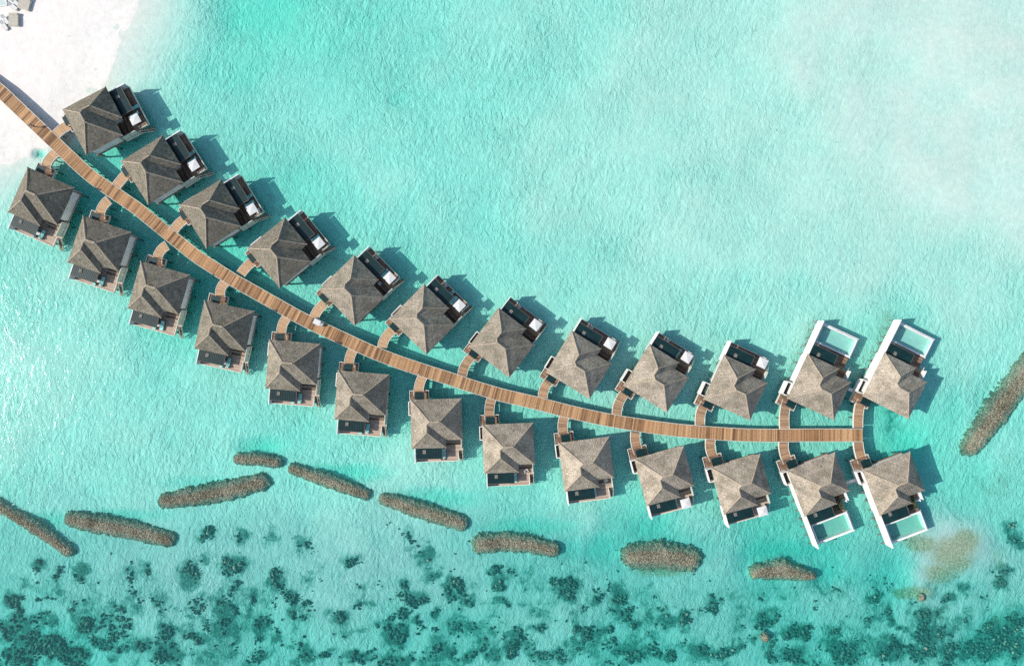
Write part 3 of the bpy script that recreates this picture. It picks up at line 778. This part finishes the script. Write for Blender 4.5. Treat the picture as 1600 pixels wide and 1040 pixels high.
lg = [(('lagoon', 1), 2), (('lagoon', 2), 2), (('lagoon', 3), 2), (('lagoon', 4), 1), (('lagoon', 5), 1), (('lagoon', 6), 2), (('lagoon', 9), 1),
      (('reef', 1), 2), (('reef', 2), 2), (('reef', 3), 2), (('reef', 4), 2), (('reef', 5), 2), (('reef', 6), 2), (('reef', 7), 1), (('reef', 8), 1), (('reef', 9), 1), (('reef', 10), 1), (('reef', 11), 1), (('reef', 13), 1)]
for key, cnt in lg:
    spots = [(1.0, 10.35)] if cnt == 1 and key[0] == 'reef' else [(1.15, 10.5)] if cnt == 1 else ([(-.15, 10.75), (1.15, 10.6)] if key[0] == 'reef' else [(-.1, 10.9), (1.1, 10.5)])
    if key == ('reef', 13): spots = [(1.3, 9.9)]
    for j, (x, y) in enumerate(spots):
        o = inst('lou', make_lounger); place(o, key, x, y, 1.6, random.uniform(-.06, .06) + (math.pi if random.random() < .5 else 0))
        which = '' if cnt == 1 else (', nearer its shade roof' if j == 0 else (', nearer its parasol' if key[0] == 'lagoon' else ', nearer its stairs'))
        tag(o, f"turquoise lounger on {vname(key)} deck{which}", 'sun lounger', 'turquoise sun loungers on the villa decks')
for key, x, y in ((('reef', 1), .5, 10.7), (('reef', 2), .5, 10.7), (('reef', 3), .5, 10.7), (('reef', 4), .5, 10.7), (('lagoon', 5), 1.9, 8.5)):
    o = inst('tab', make_table); place(o, key, x, y, 1.6)
    tag(o, f"small white square table on the deck of the {vname(key)}", 'table', 'small white deck tables')
for key, x, y in ((('reef', 7), .7, 11.3), (('reef', 8), 3.2, 9.2), (('reef', 9), 3.4, 8.4), (('lagoon', 3), 3.2, 11.2), (('lagoon', 8), -1.6, 11.5), (('lagoon', 9), -1.7, 11.5), (('lagoon', 5), -2.0, 11.5), (('lagoon', 6), -1.9, 11.5), (('lagoon', 7), -1.8, 11.5)):
    o = inst('chr', make_chair); place(o, key, x, y, 1.6, 1.2)
    tag(o, f"pale wooden deck chair on the deck of the {vname(key)}", 'chair', 'pale chairs on the villa decks')
# planted beds on the pool decks
for key in (('reef', 12), ('reef', 13)):
    n = 420; xs = rng.uniform(1.2, 3.5, n); ys = rng.uniform(7.7, 11.3, n); kk = (xs > 1.9) | (ys > 10.7); xs, ys = xs[kk], ys[kk]; n = len(xs)
    (lx, ly, _), a, s = FR[key]; yy = ys * s
    X = lx + xs * math.cos(a) - yy * math.sin(a); Y = ly + xs * math.sin(a) + yy * math.cos(a); sz = rng.uniform(.06, .16, n)
    o = lumps('planted_bed', X, Y, 1.62 + rng.uniform(0, .25, n), sz, sz * .6, sz * .5, rng.random(n), M['plant'])
    tag(o, f"dark leafy planting bed on the deck of the {vname(key)}", 'plants', 'planting beds beside the plunge pools')

# ------------------------------------------------------------------ boardwalk and footbridges
BW = [(-160,22),(-60,96),(0,142),(60,199),(122,258),(142.5,276),(178,301),(214.7,326),(266,368),(308,401.4),(362,436),(420,468.8),(460,491.5),(500,512),(540,530.5),(580,549),(620,564.5),(660,578),(700,590.5),(740,604),(780,616),(840,630),(890,643),(940,654),(980,661),(1020,667),(1060,672),(1100,675.5),(1160,679.3),(1210,680),(1260,679.5),(1349.5,679.5)]
ZB = 1.62
def resample(pts, step):
    P = [Vector((*w2(x, y, ZB),)) for x, y in pts]
    out = [P[0]]; d = [0]
    for a, b in zip(P[:-1], P[1:]): d.append(d[-1] + (b - a).length)
    n = int(d[-1] / step); res = []
    for i in range(n + 1):
        t = i * step; k = max(j for j in range(len(d)) if d[j] <= t + 1e-9); k = min(k, len(P) - 2)
        f = (t - d[k]) / (d[k + 1] - d[k]); res.append(P[k].lerp(P[k + 1], f))
    return res
def smooth(P, it):
    for _ in range(it):
        P = [P[0]] + [(P[i - 1] + P[i] * 2 + P[i + 1]) / 4 for i in range(1, len(P) - 1)] + [P[-1]]
    return P
def normals(P):
    Ns = []
    for i in range(len(P)):
        t = (P[min(i + 1, len(P) - 1)] - P[max(i - 1, 0)]).normalized(); Ns.append(Vector((-t.y, t.x)))
    return Ns
def walkway(name, P, hw, z, mat, parent, tones, gap=.03, edge=True, ew=.075):
    Nn = normals(P); m = MB()
    for i in range(len(P) - 1):
        a, b = P[i], P[i + 1]; g = (b - a) * gap
        a2, b2 = a + g, b - g; j1, j2 = random.uniform(-.02, .02), random.uniform(-.02, .02); dz = random.uniform(-.006, .006)
        q = [a2 - Nn[i] * (hw + j1), b2 - Nn[i + 1] * (hw + j1), b2 + Nn[i + 1] * (hw + j2), a2 + Nn[i] * (hw + j2)]
        m.hexa([(*v, z - .05) for v in q], [(*v, z + dz) for v in q], tones(i, a))
    o = m.build(name, mat, parent, tone=True)
    if edge:
        for sgn in (-1, 1):
            e = MB(); st = 4
            idx = list(range(0, len(P), st)); idx = idx if idx[-1] == len(P) - 1 else idx + [len(P) - 1]
            for i, k in zip(idx[:-1], idx[1:]):
                q = [P[i] + Nn[i] * sgn * (hw + .03), P[k] + Nn[k] * sgn * (hw + .03), P[k] + Nn[k] * sgn * (hw + .03 + ew), P[i] + Nn[i] * sgn * (hw + .03 + ew)]
                e.hexa([(*v, z - .34) for v in q], [(*v, z + .035) for v in q])
            e.build('edge_beam', M['trim'], parent)
    return o
bw = empty('boardwalk', (0, 0, 0))
tag(bw, 'long curving timber boardwalk from the beach out to the last villas', 'boardwalk')
P = smooth(resample(BW, .2), 30)
tn = []; cur = .5
for i in range(len(P)):
    if random.random() < .22: cur = random.uniform(.15, .85)
    tn.append(min(1, max(0, cur + random.gauss(0, .27))))
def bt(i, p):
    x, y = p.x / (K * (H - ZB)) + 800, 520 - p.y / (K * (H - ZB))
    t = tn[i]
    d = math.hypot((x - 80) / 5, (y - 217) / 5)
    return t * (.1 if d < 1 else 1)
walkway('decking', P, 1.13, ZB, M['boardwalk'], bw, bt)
Nn = normals(P); pm = MB(); jm = MB()
for i in range(0, len(P), 16):
    for sgn in (-1, 1):
        c = P[i] + Nn[i] * sgn * .95
        pm.tube((c.x, c.y, -2.8), (c.x, c.y, 1.3), .14, 8)
    a, b = P[i] + Nn[i] * 1.15, P[i] - Nn[i] * 1.15; t = Vector((Nn[i].y, -Nn[i].x)) * .1
    jm.hexa([(*(a - t), 1.3), (*(b - t), 1.3), (*(b + t), 1.3), (*(a + t), 1.3)], [(*(a - t), 1.55), (*(b - t), 1.55), (*(b + t), 1.55), (*(a + t), 1.55)])
pm.build('piling', M['stilt'], bw); jm.build('cross_beam', M['stilt'], bw)

LK = {('lagoon',1):[(84,214),(95,203),(107,196)],('reef',1):[(88,238),(74,253),(72,269)],('lagoon',2):[(179,294),(187.5,283),(198,271)],('reef',2):[(170,312),(158.5,326),(156,343)],
 ('lagoon',3):[(269,364),(277,352),(289,342)],('reef',3):[(261,383),(248,396),(246,414)],('lagoon',4):[(376,428),(384,418),(395,408)],('reef',4):[(353,440),(344,454),(347,473)],
 ('lagoon',5):[(490,497),(497,484),(507,474)],('reef',5):[(448,496),(440,512),(441,532)],('lagoon',6):[(597,543),(602,528),(615,514)],('reef',6):[(553,545),(546,560),(547,576)],
 ('lagoon',7):[(722,587),(727,570),(738,556)],('reef',7):[(661,587),(655,602),(654,618)],('lagoon',8):[(848,622),(851,606),(861,592)],('reef',8):[(769,621),(765,635),(765,656)],
 ('lagoon',9):[(964,649),(966,632),(976,614)],('reef',9):[(882,650),(879,665),(881,680)],('lagoon',10):[(1094,664),(1095,645),(1102,630)],('reef',10):[(993,675),(993,690),(998,708)],
 ('lagoon',11):[(1226,670),(1226,645),(1230,625)],('reef',11):[(1111,685),(1110,700),(1116,718)],('lagoon',12):[(1341,668),(1342,642),(1347,626)],('reef',12):[(1225,689),(1225,703),(1231,722)],
 ('reef',13):[(1341,690),(1343,705),(1348,722)]}
for key, pts in LK.items():
    r = empty('footbridge', (0, 0, 0))
    Q = [Vector(w2(x, y, 1.58)) for x, y in pts]
    c = []
    for k in range(41):      # quadratic curve through the three points
        t = k / 40; m_ = Q[1] * 2 - (Q[0] + Q[2]) * .5
        c.append(Q[0] * (1 - t) ** 2 + m_ * 2 * t * (1 - t) + Q[2] * t * t)
    L = sum((b - a).length for a, b in zip(c[:-1], c[1:])); n = max(6, int(L / .2))
    c2 = []; acc = [0]
    for a, b in zip(c[:-1], c[1:]): acc.append(acc[-1] + (b - a).length)
    for k in range(n + 1):
        t = L * k / n; j = max(i for i in range(41) if acc[i] <= t + 1e-9); j = min(j, 39)
        c2.append(c[j].lerp(c[j + 1], (t - acc[j]) / (acc[j + 1] - acc[j])))
    right = pts[0][0] > 700
    walkway('decking', c2, .80, 1.58, M['linkwood' if right else 'linkpale'], r, lambda i, p: random.uniform(.1, 1), ew=.09)
    nn = normals(c2); pm = MB()
    for k in (int(n * .35), int(n * .8)):
        for sg in (-.6, .6):
            q = c2[k] + nn[k] * sg; pm.tube((q.x, q.y, -2.6), (q.x, q.y, 1.52), .11, 8)
    pm.build('piling', M['stilt'], r)
    tag(r, f"short curved footbridge from the boardwalk to the {vname(key)}", 'footbridge', 'footbridges joining villas to the boardwalk')
# cross arm at the end: short extra deck so the last two bridges meet
# ------------------------------------------------------------------ slide (thin pale beam) beside the last villas
for key in (('lagoon', 12), ('reef', 13)):
    sg = 1 if key[0] == 'lagoon' else -1
    p0, p1 = ((1326,607),(1338,613)) if sg == 1 else ((1323,754),(1341,748))
    a, b = Vector(w2(*p0, 1.2)), Vector(w2(*p1, 1.2)); d = (b - a).normalized(); nn_ = Vector((-d.y, d.x)) * .28
    q = [a - nn_, b - nn_, b + nn_, a + nn_]
    r = empty('gangplank')
    MB().hexa([(*v, 1.1) for v in q], [(*v, 1.2) for v in q]).build('plank', M['white'], r)
    t = MB()
    for e in (-1, 1):
        u = a + nn_ * e; v = b + nn_ * e
        t.tube((u.x, u.y, 1.24), (v.x, v.y, 1.24), .05, 6); t.tube((u.x, u.y, -2), (u.x, u.y, 1.2), .05, 6)
    t.build('rail', M['trim'], r)
    tag(r, f"thin white plank sticking out from the shower of the {vname(key)}", 'plank', 'white planks beside the end villas')

# ------------------------------------------------------------------ buggy on the boardwalk
def on_walk(px, py, z=ZB):
    p = Vector(w2(px, py, z)); k = min(range(len(P)), key=lambda i: (P[i] - p).length)
    t = (P[min(k + 3, len(P) - 1)] - P[max(k - 3, 0)]); return p, math.atan2(t.y, t.x)
p, a = on_walk(496.5, 503, 2.6)
bg = empty('electric_buggy', (p.x, p.y, ZB + .01), a)
b = MB(); b.add([(x, y, z) for y in (-.5, .5) for x, z in ((-1.0, .28), (1.0, .28), (1.05, .62), (.55, .78), (.45, .42), (.1, .42), (.05, .72), (-.95, .75))],
     [tuple(range(8)), tuple(range(8, 16))[::-1]] + [(i, (i + 1) % 8, 8 + (i + 1) % 8, 8 + i) for i in range(8)])
b.build('body', M['fabric_white'], bg, bevel=.03)
MB().box(-.62, .68, -.5, .5, 1.62, 1.69).build('roof', M['fabric_white'], bg, bevel=.03)
for x in (-.58, .62):
    for y in (-.44, .44): MB().tube((x, y, .7), (x, y, 1.62), .02, 6).build('roof_post', M['black'], bg)
MB().box(-.35, .05, -.45, .45, .76, .9).box(-.42, -.34, -.45, .45, .76, 1.25).build('seat', M['black'], bg, bevel=.02)
MB().box(-.98, -.66, -.42, .42, .77, 1.0).build('cargo_box', M['black'], bg, bevel=.02)
for x in (-.65, .68):
    for y in (-.47, .47):
        w = MB().tube((x, y - .07, .2), (x, y + .07, .2), .2, 16).build('wheel', M['black'], bg)
        MB().tube((x, y - .075, .2), (x, y + .075, .2), .1, 12).build('rim', M['trim'], w)
tag(bg, 'small white electric buggy with flat roof parked on the boardwalk', 'buggy')

# ------------------------------------------------------------------ person walking on the boardwalk near the beach
def make_person(loc, rz):
    r = empty('person', loc, rz)
    def skin(name, pts, edges, mat, parent, sub=1, root=0):
        me = bpy.data.meshes.new(name); me.from_pydata([q[:3] for q in pts], edges, []); me.materials.append(mat)
        o = bpy.data.objects.new(name, me); COL.objects.link(o); o.parent = parent
        sk = o.modifiers.new('skin', 'SKIN'); ss = o.modifiers.new('sub', 'SUBSURF'); ss.levels = sub; ss.render_levels = sub
        sk.use_smooth_shade = True
        if not me.skin_vertices:
            bm = bmesh.new(); bm.from_mesh(me); bm.verts.layers.skin.verify(); bm.to_mesh(me); bm.free()
        for i, q in enumerate(pts):
            me.skin_vertices[0].data[i].radius = (q[3], q[3] if len(q) < 5 else q[4])
        me.skin_vertices[0].data[root].use_root = True
        return o
    V = [(0,0,.95,.13,.10),(0,.01,1.15,.12,.10),(0,.01,1.36,.15,.10),(0,.01,1.47,.055),(0,.03,1.54,.05),(0,.03,1.62,.085),(0,.03,1.70,.06),
         (-.10,0,.88,.08),(-.10,.14,.50,.055),(-.10,.10,.09,.04),(-.10,.22,.04,.035),(.10,0,.88,.08),(.10,-.05,.50,.055),(.10,-.28,.12,.04),(.10,-.18,.04,.035),
         (-.19,.01,1.40,.05),(-.24,-.08,1.14,.04),(-.24,.02,.90,.03),(-.24,.06,.82,.03),(.19,.01,1.40,.05),(.24,.08,1.14,.04),(.24,.22,.94,.03),(.24,.27,.88,.03)]
    E = [(0,1),(1,2),(2,3),(3,4),(4,5),(5,6),(0,7),(7,8),(8,9),(9,10),(0,11),(11,12),(12,13),(13,14),(2,15),(15,16),(16,17),(17,18),(2,19),(19,20),(20,21),(21,22)]
    skin('body', V, E, M['skin'], r)
    skin('shirt', [(0,0,.93,.15,.12),(0,.01,1.15,.14,.12),(0,.01,1.37,.17,.12),(-.20,.01,1.40,.065),(-.235,-.05,1.22,.058),(.20,.01,1.40,.065),(.235,.05,1.22,.058)], [(0,1),(1,2),(2,3),(3,4),(2,5),(5,6)], M['fabric_white'], r)
    skin('trousers', [(0,0,.93,.14,.115),(-.10,0,.85,.095),(-.10,.14,.50,.07),(-.10,.10,.14,.055),(.10,0,.85,.095),(.10,-.05,.50,.07),(.10,-.26,.16,.055)], [(0,1),(1,2),(2,3),(0,4),(4,5),(5,6)], M['darkcloth'], r)
    skin('hair', [(0,.0,1.62,.09),(0,.01,1.70,.082),(0,-.02,1.56,.06)], [(0,1),(0,2)], M['hair'], r)
    return r
p, a = on_walk(57, 199)
pr = make_person((p.x, p.y, ZB + .01), a - math.pi / 2)
tag(pr, 'person in a white shirt and dark trousers walking on the boardwalk by the beach', 'person')

# ------------------------------------------------------------------ beach corner
def ground_z(x, y):
    z, _, _ = terrain(np.array([x]), np.array([y])); return float(z[0])
for (px, py, sx, sy, rot, lab) in ((34.5, 3, 1.15, 1.2, -17, 'beige canvas beach daybed cut by the top edge of the photo'), (18, 28.5, .95, 1.25, -2, 'beige canvas beach daybed below and left of the tilted one')):
    x, y = w2(px, py, 1.4); g = ground_z(x, y)
    r = empty('beach_daybed', (x, y, g - .02), R(rot))
    MB().box(-sx, sx, -sy, sy, .18, .30).build('platform', M['trim'], r, bevel=.02)
    MB().box(-sx + .04, sx - .04, -sy + .04, sy - .04, .302, .46).build('mattress', M['canvas'], r, bevel=.05)
    MB().box(-sx + .1, sx - .1, sy - .5, sy - .12, .462, .58).build('bolster', M['canvas'], r, bevel=.05)
    for ax in (-1, 1):
        for ay in (-1, 1): MB().box(ax * (sx - .1) - .05, ax * (sx - .1) + .05, ay * (sy - .1) - .05, ay * (sy - .1) + .05, -.15, .178).build('leg', M['trim'], r)
    tag(r, lab, 'daybed', 'beige daybeds on the beach')
def make_blounger():
    r = empty('beach_lounger')
    MB().box(-.32, .32, -.9, .4, .26, .34).build('seat', M['fabric_white'], r, bevel=.02)
    MB().hexa([(-.32, .42, .26), (.32, .42, .26), (.32, .98, .62), (-.32, .98, .62)], [(-.32, .38, .33), (.32, .38, .33), (.32, .94, .69), (-.32, .94, .69)]).build('backrest', M['fabric_white'], r, bevel=.02)
    for x in (-.28, .28):
        for y in (-.8, .3): MB().box(x - .03, x + .03, y - .03, y + .03, -.1, .259).build('leg', M['frame'], r)
    MB().box(-.36, -.322, -.9, .4, .26, .32).box(.322, .36, -.9, .4, .26, .32).build('frame', M['frame'], r)
    return r
for (px, py, rot, lab) in ((17, 8, 50, 'white beach lounger just left of the tilted beige daybed, nearer the corner'), (21, 2, 50, 'white beach lounger touching the top edge beside the tilted daybed'),
                           (5, 29, 35, 'white beach lounger left of the lower beige daybed, the upper one of two'), (3, 38, 35, 'white beach lounger left of the lower beige daybed, the lower one of two')):
    o = inst('blo', make_blounger); x, y = w2(px, py, 1.4)
    o.location = (x, y, ground_z(x, y)); o.rotation_euler = (0, 0, R(rot)); tag(o, lab, 'sun lounger', 'white loungers on the beach')
x, y = w2(-4, 1, 1.2); g = ground_z(x, y)
pp = empty('beach_pool', (x, y, g), R(8))
MB().box(-1.9, 1.35, -.95, -.8, -.3, .12).box(1.2, 1.35, -.798, 1.9, -.3, .12).box(-1.9, 1.198, 1.75, 1.9, -.3, .12).box(-1.9, -1.75, -.798, 1.748, -.3, .12).build('rim', M['white'], pp)
MB().box(-1.748, 1.198, -.798, 1.748, -.02, .06).build('pool_surface', M['tile'], pp)
tag(pp, 'corner of a small turquoise pool on the beach at the top left', 'pool')

# lone coral boulders
def boulder(px, py, rad, ztop, name, lab, mat):
    x, y = px_world(px, py); n = 90
    th = rng.random(n) * 6.283; rr = np.sqrt(rng.random(n)) * rad
    X = x + rr * np.cos(th); Y = y + rr * np.sin(th)
    zz = ztop - (rr / rad) ** 2 * rad * .8; sz = rng.uniform(.16, .32, n)
    o = lumps(name, X, Y, zz - sz * .5, sz, sz, sz, rng.uniform(.2, .8, n), mat)
    tag(o, lab, 'coral boulder')
boulder(1196.5, 996.5, .85, .12, 'coral_boulder', 'round brown coral boulder breaking the surface on the lower right reef flat', M['rubble'])
boulder(1442, 934, .75, .05, 'coral_boulder', 'small pinkish coral boulder at the tip of the brown algae patch', M['rubble'])

# ------------------------------------------------------------------ light, sky, camera
az, el = R(4), R(38.5)
d = Vector((math.cos(el) * math.cos(az), math.cos(el) * math.sin(az), -math.sin(el)))
sl = bpy.data.lights.new('sun', 'SUN'); sl.energy = 4.0; sl.angle = R(.6); sl.color = (1, .95, .87)
so = bpy.data.objects.new('sun', sl); COL.objects.link(so); so.rotation_euler = d.to_track_quat('-Z', 'Y').to_euler()
world = bpy.data.worlds.new('World'); scene.world = world; world.use_nodes = True
nt = world.node_tree; bgn = nt.nodes['Background']
sky = nt.nodes.new('ShaderNodeTexSky'); sky.sky_type = 'NISHITA'; sky.sun_disc = False; sky.ozone_density = 0.0; sky.dust_density = .7; sky.air_density = 1.0
sky.sun_elevation = el; sky.sun_rotation = math.atan2(-d.x, -d.y)
nt.links.new(sky.outputs[0], bgn.inputs[0]); bgn.inputs[1].default_value = .142
cam = bpy.data.cameras.new('camera'); cam.sensor_width = 36; cam.sensor_fit = 'HORIZONTAL'
cam.lens = 18 / (800 * K); cam.clip_end = 6000; cam.clip_start = 1
co = bpy.data.objects.new('camera', cam); COL.objects.link(co); co.location = (0, 0, H); co.rotation_euler = (0, 0, 0)
scene.camera = co
scene.view_settings.view_transform = 'Standard'; scene.view_settings.look = 'None'
scene.view_settings.exposure = .50; scene.view_settings.gamma = 1
cy = scene.cycles
cy.max_bounces = 6; cy.diffuse_bounces = 3; cy.glossy_bounces = 2; cy.transparent_max_bounces = 10; cy.volume_bounces = 0
cy.use_denoising = False; cy.caustics_reflective = False; cy.caustics_refractive = False
